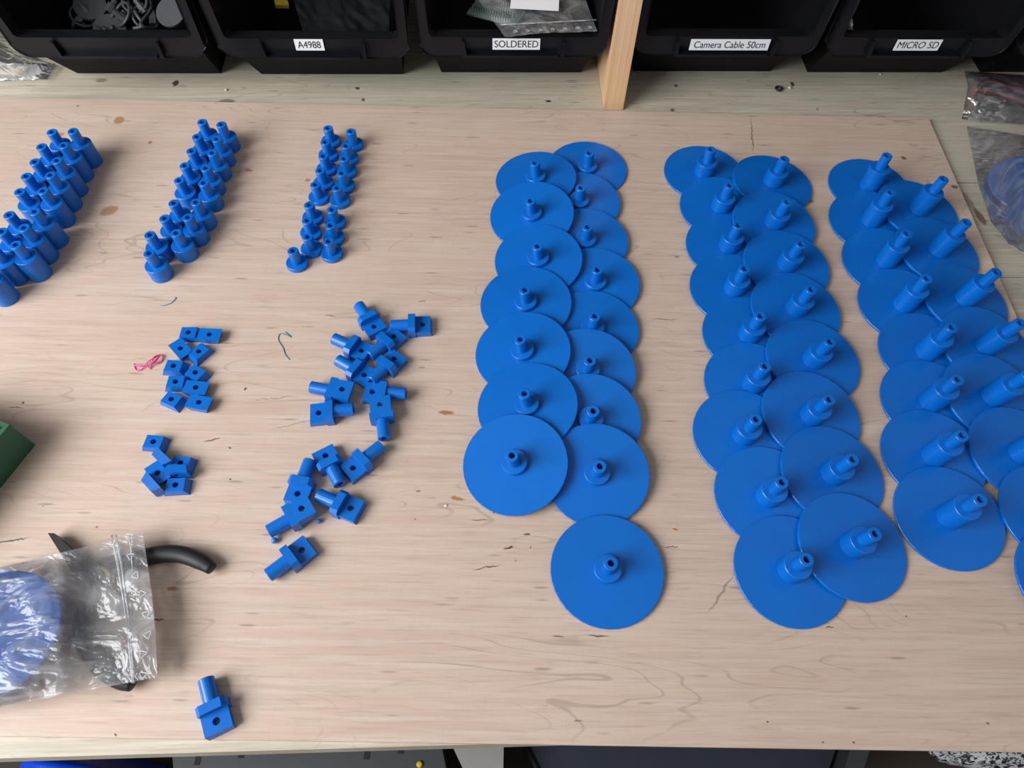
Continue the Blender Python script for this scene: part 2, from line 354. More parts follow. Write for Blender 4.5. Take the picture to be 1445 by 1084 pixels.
def bin_label(b, px0, px1, py, text, tw):
    """sticker on the rim face, text as flat print"""
    inv = Matrix.Translation(BINS[b].location) @ Matrix.Rotation(0.058, 4, 'Z'); inv = inv.inverted()
    yl = -0.0455
    def hit(px, py_):                               # ray against the rim plane of the bin
        d = inv.to_3x3() @ (at(px, py_, 0) - C0); o = inv @ C0
        t = (yl - o.y) / d.y; return o + d * t
    a, c = hit(px0, py), hit(px1, py); x0, x1, zc = a.x, c.x, (a.z + c.z) / 2
    hh = 0.0052
    lab = link('label', mesh(box(x0, x1, yl - 0.0016, yl - 0.0008, zc - hh, zc + hh), PAPER), BINS[b])
    lab.rotation_euler = (0, 0, 0)
    cu = bpy.data.curves.new('print', 'FONT'); cu.body = text; cu.align_x = 'CENTER'; cu.align_y = 'CENTER'; cu.size = 0.0092
    tmp = bpy.data.objects.new('tmp', cu); COL.objects.link(tmp); bpy.context.view_layer.update()
    me = bpy.data.meshes.new_from_object(tmp.evaluated_get(bpy.context.evaluated_depsgraph_get())); bpy.data.objects.remove(tmp)
    xs = [v.co.x for v in me.vertices]; k = (x1 - x0) * tw / (max(xs) - min(xs))
    for v in me.vertices: v.co = Vector((v.co.x * k, 0, v.co.y))
    me.materials.clear(); me.materials.append(INK)
    p = link('lettering', me, lab); p.location = ((x0 + x1) / 2, yl - 0.0018, zc)
    p['label'] = 'black printed text ' + text
bin_label(1, 416.5, 457, 62, 'A4988', 0.8)
bin_label(2, 695, 762, 61, 'SOLDERED', 0.92)
bin_label(3, 973.5, 1085, 62, 'Camera Cable 50cm', 0.9)
bin_label(4, 1263, 1326, 62.5, 'MICRO SD', 0.9)
# ------------------------------------------------------------------ spindles (standing) and spindle discs
RB, RP, RH, PEG = 0.0087, 0.0043, 0.0021, 0.0127
c_ = 0.00035
BODY_H = {'tall': 0.0212, 'medium': 0.0128, 'flanged': 0.0040}
def body_mesh(h): return mesh(lathe([(0, 0), (RB - c_, 0), (RB, c_), (RB, h - c_), (RB - c_, h), (0, h)], 30), BLUE)
def peg_mesh(): return mesh(lathe([(0, 0), (RP, 0), (RP, PEG - c_), (RP - c_, PEG), (RH, PEG), (RH, 0.003), (0, 0.003)], 22), BLUE)
BODY = {k: body_mesh(h) for k, h in BODY_H.items()}
PEGM = peg_mesh()
DR, DT = 0.0352, 0.0020
DISC = mesh(lathe([(0, 0), (DR - 0.0003, 0), (DR, 0.0003), (DR, DT - 0.0003), (DR - 0.0003, DT), (0, DT)], 38), BLUE)
ORD = ['first', 'second', 'third', 'fourth', 'fifth', 'sixth', 'seventh', 'eighth', 'ninth']
def spindle(kind, px, py, label, group):
    h = BODY_H[kind]; X = at(px, py, h + PEG)
    o = empty({'tall': 'tall_spindle', 'medium': 'medium_spindle', 'flanged': 'flanged_spindle'}[kind], (X.x, X.y, 0.0), random.random() * 6)
    tag(o, label, 'spindle', group)
    link({'tall': 'body', 'medium': 'body', 'flanged': 'flange'}[kind], BODY[kind], o)
    p = link('peg', PEGM, o); p.location = (0, 0, h)
    return o
S = 1346 / 360
def rows(kind, off, right, left, word, where, group):
    for side, L in (('right', right), ('left', left)):
        for k, (zx, zy) in enumerate(L):
            nth = ORD[k] if k else 'rearmost'
            lab = f'{word}, {nth} from the back in the {side} row of the {where}' if k else f'{word}, rearmost in the {side} row of the {where}'
            spindle(kind, off[0] + zx / S, off[1] + zy / S, lab, group)
rows('tall', (0, 150), [(383, 130), (335, 205), (300, 285), (265, 362), (225, 445), (182, 555), (125, 640), (82, 730)],
     [(273, 135), (218, 212), (183, 292), (138, 368), (103, 450), (47, 572), (8, 660), (-40, 752), (-105, 860)],
     'tall blue spindle', 'leftmost cluster', 'tall blue spindles standing in two rows')
rows('medium', (180, 150), [(494, 95), (470, 172), (446, 245), (412, 325), (400, 403), (360, 505), (317, 585), (255, 668)],
     [(393, 82), (366, 160), (337, 235), (301, 312), (272, 390), (243, 510), (195, 590), (117, 678), (113, 775)],
     'medium blue spindle', 'middle cluster', 'medium blue spindles standing in two rows')
rows('flanged', (180, 150), [(1178, 132), (1153, 208), (1142, 275), (1130, 352), (1105, 430), (1078, 545), (1070, 628), (1060, 712)],
     [(1057, 115), (1043, 188), (1033, 262), (1016, 338), (990, 413), (958, 520), (947, 602), (950, 688), (872, 762)],
     'low flanged blue spindle', 'right cluster', 'low flanged blue spindles standing in two rows')
# discs lie like shingles: each settles on the table and on the discs laid before it
ANG = np.linspace(0, 2 * np.pi, 49)[:-1]
UNIT = np.concatenate([np.stack([r * np.cos(ANG), r * np.sin(ANG)], 1) for r in (0.3, 0.55, 0.75, 0.9, 1.0)])
RIM = np.stack([np.cos(np.linspace(0, 2 * np.pi, 181)), np.sin(np.linspace(0, 2 * np.pi, 181))], 1)
def settle(cx, cy, laid, rest=()):
    P = [UNIT * DR + (cx, cy)]
    for (lx, ly, la, bx, by) in laid:
        if (lx - cx) ** 2 + (ly - cy) ** 2 < (2 * DR) ** 2:
            q = RIM * DR + (lx, ly); P.append(q[((q - (cx, cy)) ** 2).sum(1) < DR * DR])
    for (lx, ly, la, bx, by) in rest:
        q = np.concatenate([RIM * RB + (lx, ly), RIM * RB * .7 + (lx, ly)]); P.append(q[((q - (cx, cy)) ** 2).sum(1) < DR * DR])
    P = np.concatenate(P); h = np.zeros(len(P))
    for (lx, ly, la, bx, by) in rest:
        d = P - (lx, ly); ins = (d ** 2).sum(1) <= (RB * 1.0001) ** 2
        h = np.where(ins, la + DT + BODY_H['flanged'] + 0.0001 + d[:, 0] * bx + d[:, 1] * by, h)
    for (lx, ly, la, bx, by) in laid:
        d = P - (lx, ly); ins = (d ** 2).sum(1) <= (DR * 1.0001) ** 2
        h = np.where(ins, np.maximum(h, la + DT + 0.0001 + d[:, 0] * bx + d[:, 1] * by), h)
    d = P - (cx, cy)
    def f(bx, by): return (h - d[:, 0] * bx - d[:, 1] * by).max()
    def inner(bx):
        lo, hi = -0.3, 0.3
        for _ in range(24):
            m1, m2 = lo + (hi - lo) * .382, lo + (hi - lo) * .618
            if f(bx, m1) < f(bx, m2): hi = m2
            else: lo = m1
        return (lo + hi) / 2
    lo, hi = -0.3, 0.3
    for _ in range(24):
        m1, m2 = lo + (hi - lo) * .382, lo + (hi - lo) * .618
        if f(m1, inner(m1)) < f(m2, inner(m2)): hi = m2
        else: lo = m1
    bx = (lo + hi) / 2; by = inner(bx)
    return f(bx, by), bx, by
DISC_NAMES = {'tall': 'disc_with_tall_hub', 'medium': 'disc_with_medium_hub', 'flanged': 'disc_with_low_hub'}
def build_disc(kind, loc, n, label, group, rz=None):
    o = empty(DISC_NAMES[kind], (0, 0, 0)); frame(o, loc, n, random.random() * 6 if rz is None else rz)
    tag(o, label, 'disc', group)
    link('disc', DISC, o)
    b = link('hub' if kind != 'flanged' else 'flange', BODY[kind], o); b.location = (0, 0, DT)
    p = link('peg', PEGM, o); p.location = (0, 0, DT + BODY_H[kind])
    return o
def clear_hubs(kind, cx, cy, laid, most):
    """a disc butts against the hubs laid before it; over a low flange it may also lie"""
    rest = []
    for L in laid:
        dx, dy = cx - L[0], cy - L[1]; d = math.hypot(dx, dy); need = DR + RB + 0.0006 - d
        if need <= 0: continue
        if kind == 'flanged' and need > 0.0036:
            rest.append(L); need = max(0.0, need - (RB - RP - 0.0004))
        need = min(need, most); cx += dx / d * need; cy += dy / d * need
    return cx, cy, rest
def lay(kind, px, py, laid, label, group, centre=False):
    ht = DT + BODY_H[kind] + PEG
    if centre:
        X = at(px, py, DT); cx, cy, rest = clear_hubs(kind, X.x, X.y, laid, 1.0); a, bx, by = settle(cx, cy, laid, rest)
    else:
        a, bx, by = 0.001, 0.0, 0.0
        for _ in range(3):
            n = Vector((-bx, -by, 1)).normalized()
            X = at(px, py, a + ht * n.z); cx, cy = X.x - n.x * ht, X.y - n.y * ht
            cx, cy, rest = clear_hubs(kind, cx, cy, laid, 0.0038)
            a, bx, by = settle(cx, cy, laid, rest)
    laid.append((cx, cy, a, bx, by))
    return build_disc(kind, Vector((cx, cy, a)), Vector((-bx, -by, 1)).normalized(), label, group)
def zp(off, s, L): return [(off[0] + x / s, off[1] + y / s) for x, y in L]
s3 = 1084 / 300
D1R = zp((640, 180), s3, [(693, 130), (650, 305), (683, 505), (733, 718), (722, 942)]) + zp((640, 440), s3, [(698, 225), (712, 495), (745, 780)])
D1L = zp((640, 180), s3, [(415, 180), (398, 370), (428, 605), (366, 820)]) + zp((640, 440), s3, [(340, 140), (368, 418), (301, 712)])
D2L = zp((920, 180), s3, [(303, 112), (398, 295), (440, 492), (472, 710), (547, 940)]) + zp((960, 440), 1084 / 340, [(380, 225), (345, 462), (458, 767)]) + zp((1000, 680), 1445 / 300, [(668, 528)])
D2R = zp((920, 180), s3, [(678, 160), (690, 380), (760, 592), (813, 825)]) + zp((960, 440), 1084 / 340, [(675, 135), (648, 382), (770, 648), (867, 1003)])
D3L = zp((1145, 180), s3, [(388, 143), (405, 330), (487, 535), (587, 762), (712, 1007)]) + zp((1205, 440), 1084 / 420, [(377, 230), (393, 432), (455, 663)])
D3R = zp((1145, 180), s3, [(672, 262), (773, 488), (945, 738), (1057, 993)]) + zp((1205, 440), 1084 / 420, [(615, 230)])
def dlab(word, k, side): return f'{word}, {ORD[k] + " from the back" if k else "rearmost"} in the {side} row'
laid = []
g1 = 'blue discs with low flanged hubs'
for k, (x, y) in enumerate(D1R): lay('flanged', x, y, laid, dlab('blue disc with low flanged hub', k, 'right'), g1)
for k, (x, y) in enumerate(D1L): lay('flanged', x, y, laid, dlab('blue disc with low flanged hub', k, 'left'), g1)
lay('flanged', 640 + 892 / 4.014, 720 + 300 / 4.014, laid, 'blue disc with low flanged hub, nearest one, alone at the foot of its rows', g1)
laid = []; g2 = 'blue discs with medium hubs'
for k, (x, y) in enumerate(D2L): lay('medium', x, y, laid, dlab('blue disc with medium hub', k, 'left'), g2)
for k, (x, y) in enumerate(D2R): lay('medium', x, y, laid, dlab('blue disc with medium hub', k, 'right'), g2)
laid = []; g3 = 'blue discs with tall hubs'
for k, (x, y) in enumerate(D3L): lay('tall', x, y, laid, dlab('blue disc with tall hub', k, 'left'), g3)
for k, (x, y) in enumerate(D3R): lay('tall', x, y, laid, dlab('blue disc with tall hub', k, 'right'), g3)
for k, (x, y) in enumerate([(1430, 632), (1476, 716), (1503, 800)]):
    lay('tall', x, y, laid, dlab('blue disc with tall hub', k + 5, 'right'), g3, True)
# ------------------------------------------------------------------ connector clips and wedge blocks
def holed(top, bot, zt, zb, r, cx=0.0, cy=0.0, k=4):
    """block between two rectangles (x0,x1,y0,y1) with a through hole"""
    bm = bmesh.new()
    def per(q):
        x0, x1, y0, y1 = q; c = [(x1, y1), (x0, y1), (x0, y0), (x1, y0)]
        return [(c[i][0] + (c[(i + 1) % 4][0] - c[i][0]) * j / k, c[i][1] + (c[(i + 1) % 4][1] - c[i][1]) * j / k) for i in range(4) for j in range(k)]
    n = 4 * k
    hole = [(cx + r * math.cos(math.pi / 4 + 2 * math.pi * i / n), cy + r * math.sin(math.pi / 4 + 2 * math.pi * i / n)) for i in range(n)]
    R = [[bm.verts.new((x, y, zt)) for x, y in hole], [bm.verts.new((x, y, zt)) for x, y in per(top)], [bm.verts.new((x, y, zb)) for x, y in per(bot)], [bm.verts.new((x, y, zb)) for x, y in hole]]
    for a, b in zip(R, R[1:] + R[:1]):
        for i in range(n): bm.faces.new([a[i], a[(i + 1) % n], b[(i + 1) % n], b[i]])
    return bm
HP = 0.0056                                         # half height of the connector plate
PW = 0.0081
_pl = prism([(-PW, -HP), (PW, -HP), (PW, HP - .0022), (PW - .0022, HP), (-PW + .0022, HP), (-PW, HP - .0022)], lambda a, b, d: (d, a, b), -0.0026, 0.0026)
PLATE = mesh(bevel(_pl, 0.0006, 2), BLUE)
TONGUE = mesh(holed((0.0026, 0.0136, -.0076, .0076), (0.0026, 0.0145, -.0072, .0072), 0.0002, -HP, 0.0021, 0.0078), BLUE)
CYL = mesh(lathe([(0, 0), (0.0045, 0), (0.0045, 0.0132), (0.0042, 0.0136), (0.0022, 0.0136), (0.0022, 0.006), (0, 0.006)], 26, None, Matrix.Translation((-0.0026, 0, 0)) @ Matrix.Rotation(-math.pi / 2, 4, 'Y')), BLUE)
def clip(ce, te, off, s, flip, label, group, dz=0.0):
    z = HP + dz
    a = at(off[0] + ce[0] / s, off[1] + ce[1] / s, z); b = at(off[0] + te[0] / s, off[1] + te[1] / s, z)
    d = (b - a).normalized(); mid = (a + b) / 2 + d * 0.0012
    o = link('connector_clip', None); o.empty_display_size = 0.01
    o.matrix_world = Matrix.Translation((mid.x, mid.y, z)) @ Matrix.Rotation(math.atan2(d.y, d.x), 4, 'Z') @ Matrix.Rotation(math.pi if flip else 0, 4, 'X')
    tag(o, label, 'connector', group)
    link('plate', PLATE, o); link('tongue', TONGUE, o); link('peg', CYL, o)
    return o
o7, o8, s7 = (360, 410), (360, 600), 1320 / 280
ga, gb = 'blue connector clips in the rear pile', 'blue connector clips in the front pile'
for ce, te, f, lb in [((690, 100), (817, 275), 0, 'blue connector clip at the top of the rear pile, peg pointing back'),
    ((910, 235), (1157, 225), 0, 'blue connector clip lying apart at the right of the rear pile, peg pointing left'),
    ((535, 325), (742, 415), 0, 'blue connector clip in the rear pile, upper of two pegs pointing back left'),
    ((553, 465), (768, 585), 0, 'blue connector clip in the rear pile, lower of two pegs pointing back left'),
    ((778, 420), (945, 287), 0, 'blue connector clip in the rear pile, upper of two pegs pointing front left'),
    ((785, 588), (948, 432), 0, 'blue connector clip in the rear pile, lower of two pegs pointing front left'),
    ((385, 645), (628, 690), 1, 'blue connector clip at the left of the rear pile with its flat face up'),
    ((645, 790), (375, 820), 0, 'blue connector clip at the front left of the rear pile, peg pointing right'),
    ((993, 687), (735, 672), 0, 'blue connector clip at the right of the rear pile, peg pointing right'),
    ((858, 968), (836, 752), 1, 'blue connector clip at the front of the rear pile, peg pointing to the viewer')]:
    clip(ce, te, o7, s7, f, lb, ga)
for ce, te, f, lb in [((365, 240), (262, 510), 0, 'blue connector clip at the left of the front pile, peg pointing back'),
    ((558, 378), (452, 172), 0, 'blue connector clip at the back of the front pile, peg pointing to the viewer'),
    ((830, 145), (615, 315), 0, 'blue connector clip at the right of the front pile, peg pointing back right'),
    ((420, 465), (688, 575), 0, 'blue connector clip in the middle of the front pile, peg pointing left'),
    ((105, 700), (362, 552), 1, 'blue connector clip in the front pile between two pellets, flat face up'),
    ((98, 992), (352, 800), 0, 'blue connector clip at the near end of the front pile, peg pointing front left')]:
    clip(ce, te, o8, s7, f, lb, gb)
clip((428, 262), (570, 835), (240, 930), 1167 / 140, 0, 'single blue connector clip lying alone near the front edge of the plywood', None)
WH, WL, WS, WD = 0.0058, 0.0083, 0.0057, 0.0052      # wedge height, half long, half short, half depth
WEDGE = mesh(holed((-WS, WS, -WD + .0006, WD - .0006), (-WL, WL, -WD, WD), WH, 0.0, 0.0020), BLUE)
def wedge(hx, hy, dx, dy, mode, label, group, dz=0.0):
    off, s = (160, 430), 897 / 240
    z = WH + dz if mode != 'S' else 2 * WD
    a = at(off[0] + hx / s, off[1] + hy / s, z); b = at(off[0] + (hx + dx) / s, off[1] + (hy + dy) / s, z)
    yaw = math.atan2(b.y - a.y, b.x - a.x)
    o = link('wedge_block', WEDGE); tag(o, label, 'wedge block', group)
    R = {'T': Matrix.Identity(4), 'B': Matrix.Translation((0, 0, WH)) @ Matrix.Rotation(math.pi, 4, 'X'), 'S': Matrix.Translation((0, WH / 2, WD)) @ Matrix.Rotation(math.pi / 2, 4, 'X'),
         'Q': Matrix.Translation((0, -WH / 2, WD)) @ Matrix.Rotation(-math.pi / 2, 4, 'X')}[mode]
    o.matrix_world = Matrix.Translation((a.x, a.y, dz)) @ Matrix.Rotation(yaw, 4, 'Z') @ R
    return o
gc, gd = 'small blue wedge blocks in the rear group', 'small blue wedge blocks in the front group'
for a in [(395, 145, 10, 0, 'T', 'small blue wedge block, left of the rearmost pair in the rear group'),
    (506, 156, 10, .4, 'B', 'small blue wedge block, right of the rearmost pair, broad face up'),
    (353, 230, 6, 7, 'B', 'small blue wedge block, left of the second pair from the back'),
    (450, 246, 7, -6, 'T', 'small blue wedge block, right of the second pair from the back'),
    (316, 322, 10, .8, 'T', 'small blue wedge block, left of the third pair, beside the pink thread'),
    (432, 357, 8, 5, 'T', 'small blue wedge block, right of the third pair from the back'),
    (327, 405, 10, 0, 'T', 'small blue wedge block, left of the fourth pair from the back'),
    (434, 436, 10, 1, 'B', 'small blue wedge block, right of the fourth pair, broad face up'),
    (305, 497, 9, 4, 'T', 'small blue wedge block, left of the nearest pair in the rear group'),
    (450, 514, 10, 1.8, 'B', 'small blue wedge block, right of the nearest pair in the rear group')]: wedge(*a, gc)
for a in [(210, 722, 10, 1, 'T', 'small blue wedge block at the back of the front group, hole up'),
    (246, 800, 8, 8, 'S', 'small blue wedge block on its side below the rearmost of the front group'),
    (352, 834, 10, 1, 'T', 'small blue wedge block at the right of the front group, hole up'),
    (340, 878, 10, 0, 'Q', 'small blue wedge block on its side between two others at the right'),
    (232, 887, 6, 8.8, 'B', 'small blue wedge block in the middle of the front group, broad face up'),
    (190, 938, 9, 10, 'S', 'small blue wedge block on its side at the left of the front group'),
    (326, 950, 10, -.5, 'T', 'small blue wedge block nearest the viewer in the front group')]: wedge(*a, gd)
# ------------------------------------------------------------------ small loose bits
def thread(name, pts, r, mat, label, cat='thread'):
    P = [at(x, y, r + dz) for x, y, dz in pts]
    o = link(name, mesh(tube(spline(P, 6), r, 6), mat, True)); tag(o, label, cat); return o
def zt_(off, s, L): return [(off[0] + x / s, off[1] + y / s, dz) for x, y, dz in L]
thread('filament_thread', zt_((160, 430), 897 / 240, [(108, 312, 0), (120, 345, 0), (150, 340, .0005), (185, 300, .001), (235, 268, 0), (258, 270, .001), (255, 300, 0), (225, 310, .001), (205, 295, .0015), (215, 275, .002), (245, 265, .001),
    (230, 290, .002), (195, 325, .001), (195, 338, 0), (170, 320, .002), (130, 325, .001), (112, 318, .001), (150, 320, .002), (200, 310, .003), (240, 275, .003)]), 0.00042, PINK, 'tangled bright pink plastic thread left of the wedge blocks')
thread('filament_thread', zt_((360, 410), s7, [(200, 275, 0), (240, 310, 0), (205, 295, .0004), (165, 290, 0), (155, 330, 0), (185, 380, 0), (200, 425, 0), (228, 460, 0)]), 0.0003, THREAD, 'thin blue plastic thread curled beside the rear connector pile')
thread('filament_thread', zt_((180, 150), S, [(172, 1052, 0), (200, 1050, 0), (235, 1035, 0), (255, 1012, 0), (245, 1008, 0)]), 0.0003, THREAD, 'short blue plastic thread below the medium spindles')
def pellet(px, py, r, label):
    bm = bmesh.new(); bmesh.ops.create_icosphere(bm, subdivisions=2, radius=r)
    for v in bm.verts: v.co *= 1 + 0.12 * noise.noise(v.co * 900 + Vector((px, py, 0)))
    zmin = min(v.co.z for v in bm.verts)
    o = link('pellet', mesh(bm, BALLM, True)); p = at(px, py, r); o.location = (p.x, p.y, -zmin); tag(o, label, 'pellet', 'blue plastic pellets')
pellet(360 + 423 / s7, 600 + 640 / s7, 0.0017, 'tiny blue pellet right of the front connector clips')
pellet(360 + 128 / s7, 600 + 768 / s7, 0.0021, 'tiny blue pellet left of the nearest piled connector clip')
def ring_bm(R, r, seg=20, s2=8):
    bm = bmesh.new(); V = [[bm.verts.new(((R + r * math.cos(b)) * math.cos(a), (R + r * math.cos(b)) * math.sin(a), r * math.sin(b))) for b in (2 * math.pi * j / s2 for j in range(s2))] for a in (2 * math.pi * i / seg for i in range(seg))]
    for i in range(seg):
        for j in range(s2): bm.faces.new([V[i][j], V[(i + 1) % seg][j], V[(i + 1) % seg][(j + 1) % s2], V[i][(j + 1) % s2]])
    return bm
p = at(1098.5, 126, ZT); o = link('rubber_ring', mesh(ring_bm(0.0030, 0.0010), RUBBER, True)); o.location = (p.x, p.y, ZT + 0.001); tag(o, 'small black rubber ring lying on the bare pine strip', 'ring')
for px, py, r, z, lb in [(1114, 124, .0016, ZT, 'small pale chip beside the black rubber ring'), (319, 127, .0014, ZT, 'small pale chip on the pine strip in front of the second bin'),
                      (1242, 105, .0012, ZT, 'small pale chip in front of the bin labelled MICRO SD'), (629, 714, .0010, 0, 'tiny white chip on the plywood left of the discs')]:
    bm = bmesh.new(); bmesh.ops.create_icosphere(bm, subdivisions=1, radius=r)
    for v in bm.verts: v.co.z = max(v.co.z * 0.5, -r * 0.3); v.co.x *= 1.3
    o = link('chip', mesh(bm, CHIP)); p = at(px, py, z); o.location = (p.x, p.y, z + r * 0.3); o.rotation_euler = (0, 0, px); tag(o, lb, 'chip')
# ------------------------------------------------------------------ green box
g0 = at(50, 628, 0); gq = at(0, 690, 0)
d1 = (gq - g0).normalized(); d2 = Vector((d1.y, -d1.x, 0))
if d2.x > 0: d2 = -d2
GH = 0.0295
def gf(a, b, d): return g0 + d1 * a + d2 * b + Vector((0, 0, d))
gr = empty('green_box', (0, 0, 0)); tag(gr, 'dark green box with teal top at the left photo edge', 'box')
link('shell', mesh(bevel(prism([(0, 0), (.09, 0), (.09, .07), (0, .07)], gf, 0, GH), 0.0012, 2), GREENP), gr)
link('lid_panel', mesh(bevel(prism([(.0035, .0035), (.0865, .0035), (.0865, .0665), (.0035, .0665)], gf, GH, GH + 0.0008), 0.0003, 1), TEAL), gr)
# ------------------------------------------------------------------ pliers under the left bag
pr = empty('pliers', at(135, 820, 0)); tag(pr, 'black handled cutting pliers lying under the clear bag', 'pliers')
base = Vector(pr.location)
def ploc(L, z): return [at(x, y, z) - base for x, y in L]
hz = 0.0058
def handle(L, radii):
    P = spline(ploc(L, hz), 5); n = len(P)
    R_ = [np.interp(i / (n - 1), np.linspace(0, 1, len(radii)), radii) for i in range(n)]
    return mesh(tube(P, [float(r) for r in R_], 14, None, 0.9), RUBBER, True)
link('handle', handle([(150, 812), (172, 796), (200, 788), (230, 782), (258, 783), (284, 793), (299, 803)], [.0036, .0046, .0056, .0056, .0053, .005, .0036]), pr)
link('handle', handle([(133, 838), (122, 856), (119, 885), (127, 915), (148, 943), (172, 960), (187, 967)], [.0036, .0052, .0062, .0064, .006, .0052, .0036]), pr)
for L in ([(153.5, 806), (150.5, 809)], [(124, 850), (126, 847)]):
    link('grip_collar', mesh(tube(ploc(L, hz), 0.0054, 14, None, 0.9), YELLOW, True), pr)
head = [(75, 757), (84, 757), (112, 783), (134, 790), (150, 800), (152, 818), (140, 836), (126, 840), (113, 826), (106, 806)]
A2 = ploc(head, 0.002); hv = bmesh.new()
prism([(v.x, v.y) for v in A2], lambda a, b, d: (a, b, d), 0.0018, 0.0082, hv); link('jaws', mesh(bevel(hv, 0.001, 2), STEEL), pr)
c = at(131, 813, 0.009) - base
link('pivot', mesh(lathe([(0, 0), (.0035, 0), (.0035, .0008), (.003, .0012), (0, .0012)], 18, None, Matrix.Translation((c.x, c.y, 0.0082))), STEEL), pr)
# ------------------------------------------------------------------ bags of clear film
def film_sheet(pxfn, zfn, nu, nv, wr=0.0008, seed=0.0, freq=60):
    bm = bmesh.new(); G = []
    for i in range(nu + 1):
        row = []
        for j in range(nv + 1):
            u, v = i / nu, j / nv; x, y = pxfn(u, v); z = zfn(x, y, u, v)
            p = at(x, y, z); w = noise.noise(Vector((p.x * freq, p.y * freq * .7, seed))) + 0.6 * noise.noise(Vector((p.x * freq * 2.6 + p.y * 50, p.y * freq * 2, seed + 5)))
            p.z += wr * w; row.append(bm.verts.new(p))
        G.append(row)
    for i in range(nu):
        for j in range(nv): bm.faces.new([G[i][j], G[i + 1][j], G[i + 1][j + 1], G[i][j + 1]])
    return bm
def sst(a, b, x):
    t = min(1, max(0, (x - a) / (b - a))); return t * t * (3 - 2 * t)
def tri_mark(size):
    bm = bmesh.new(); pts = [Vector((math.cos(a), math.sin(a), 0)) * size for a in (math.pi / 2, math.pi * 7 / 6, math.pi * 11 / 6)]
    for k in range(3): tube([pts[k].lerp(pts[(k + 1) % 3], .08), pts[k].lerp(pts[(k + 1) % 3], .88)], size * 0.06, 5, bm)
    return mesh(bm, PRINT)
TRI = tri_mark(0.0027)
def quad(c00, c10, c11, c01, bulge=0.0):
    def f(u, v):
        x = (1 - u) * (1 - v) * c00[0] + u * (1 - v) * c10[0] + u * v * c11[0] + (1 - u) * v * c01[0]
        y = (1 - u) * (1 - v) * c00[1] + u * (1 - v) * c10[1] + u * v * c11[1] + (1 - u) * v * c01[1]
        return x + bulge * u * math.sin(math.pi * v), y
    return f
bq = quad((-130, 832), (201, 752), (222, 956), (-130, 1022), 5)
def z_top(x, y, u, v):
    z = 0.0135 + 0.0105 * (1 - sst(80, 130, x)); e = min(v, 1 - v)
    z *= 0.5 + 0.5 * sst(0, 0.1, e) if x < 60 else 0.85 + 0.15 * sst(0, .2, e)
    return z + 0.0012
def z_bot(x, y, u, v):
    return 0.0008 + 0.0116 * sst(35, 85, x)
bag = empty('clear_bag', at(60, 900, 0)); tag(bag, 'clear zip bag with blue disc inside lying over the pliers', 'bag')
bl = Vector(bag.location)
def child_world(o, parent):
    o.parent = parent; o.matrix_parent_inverse = Matrix.Translation(-Vector(parent.location)); return o
child_world(link('front_film', mesh(film_sheet(bq, z_top, 90, 56, 0.0016, 1.0, 26), FILM, True)), bag)
child_world(link('back_film', mesh(film_sheet(bq, z_bot, 50, 30, 0.0004, 7.0), FILM_CLEAR, True)), bag)
for x0, x1, r in ((158, 187, .0007), (164, 189, .0007), (183, 186, .0004)):
    P = [at(x0 + (x1 - x0) * t + (5 * math.sin(math.pi * t) if r < .0005 else 4 * math.sin(t * 3.1)), 756 + 208 * t, 0.0152 + 0.0004 * math.sin(t * 9)) for t in [k / 14 for k in range(15)]]
    child_world(link('zip_ridge', mesh(tube(P, r, 6), FILM_EDGE, True)), bag)
for x, y in ((182, 757), (184, 785), (191, 812), (200, 838), (206, 867), (208, 896), (201, 923), (201, 953)):
    o = link('printed_mark', TRI); p = at(x, y, 0.0165); o.location = p; o.rotation_euler = (0, 0, -0.4 + x * .1); child_world(o, bag)
cpos = at(-8, 894, 0.020)
ob = build_disc('flanged', Vector((cpos.x, cpos.y, 0.0205)), Vector((0.0, 0.0, -1)), 'blue disc lying face down inside the bag at the left edge', None, 0.3)
# right bag with discs
rb = empty('clear_bag', at(1440, 300, ZT)); tag(rb, 'clear bag of blue discs on the pine at the right edge', 'bag')
def rq(u, v):
    lx = np.interp(v, [0, .12, .35, .6, .8, 1], [1364, 1369, 1381, 1398, 1424, 1462]); ly = np.interp(v, [0, .12, .35, .6, .8, 1], [178, 205, 262, 312, 345, 368])
    rx = 1600; ry = np.interp(v, [0, 1], [215, 400])
    return lx + (rx - lx) * u, ly + (ry - ly) * u
def rz_(x, y, u, v): return ZT + 0.003 + 0.043 * sst(0.0, 0.34, u) * (0.6 + 0.4 * sst(0, .3, min(v, 1 - v) + .1))
child_world(link('front_film', mesh(film_sheet(rq, rz_, 46, 40, 0.0026, 3.0, 24), FILM_CLEAR, True)), rb)
child_world(link('back_film', mesh(film_sheet(rq, lambda x, y, u, v: ZT + 0.0006, 20, 20, 0.0002, 3.0), FILM_CLEAR, True)), rb)
for px, py, z, n, lb in [(1456, 263, ZT + .0075, (-.12, -.04, 1), 'rear blue disc inside the clear bag at the right edge'), (1488, 304, 0.013, (-.22, -.12, 1), 'front blue disc inside the clear bag at the right edge')]:
    c = at(px, py, z); o = link('bagged_disc', DISC); n = Vector(n).normalized(); frame(o, c, n); tag(o, lb, 'disc', 'discs in the right bag')
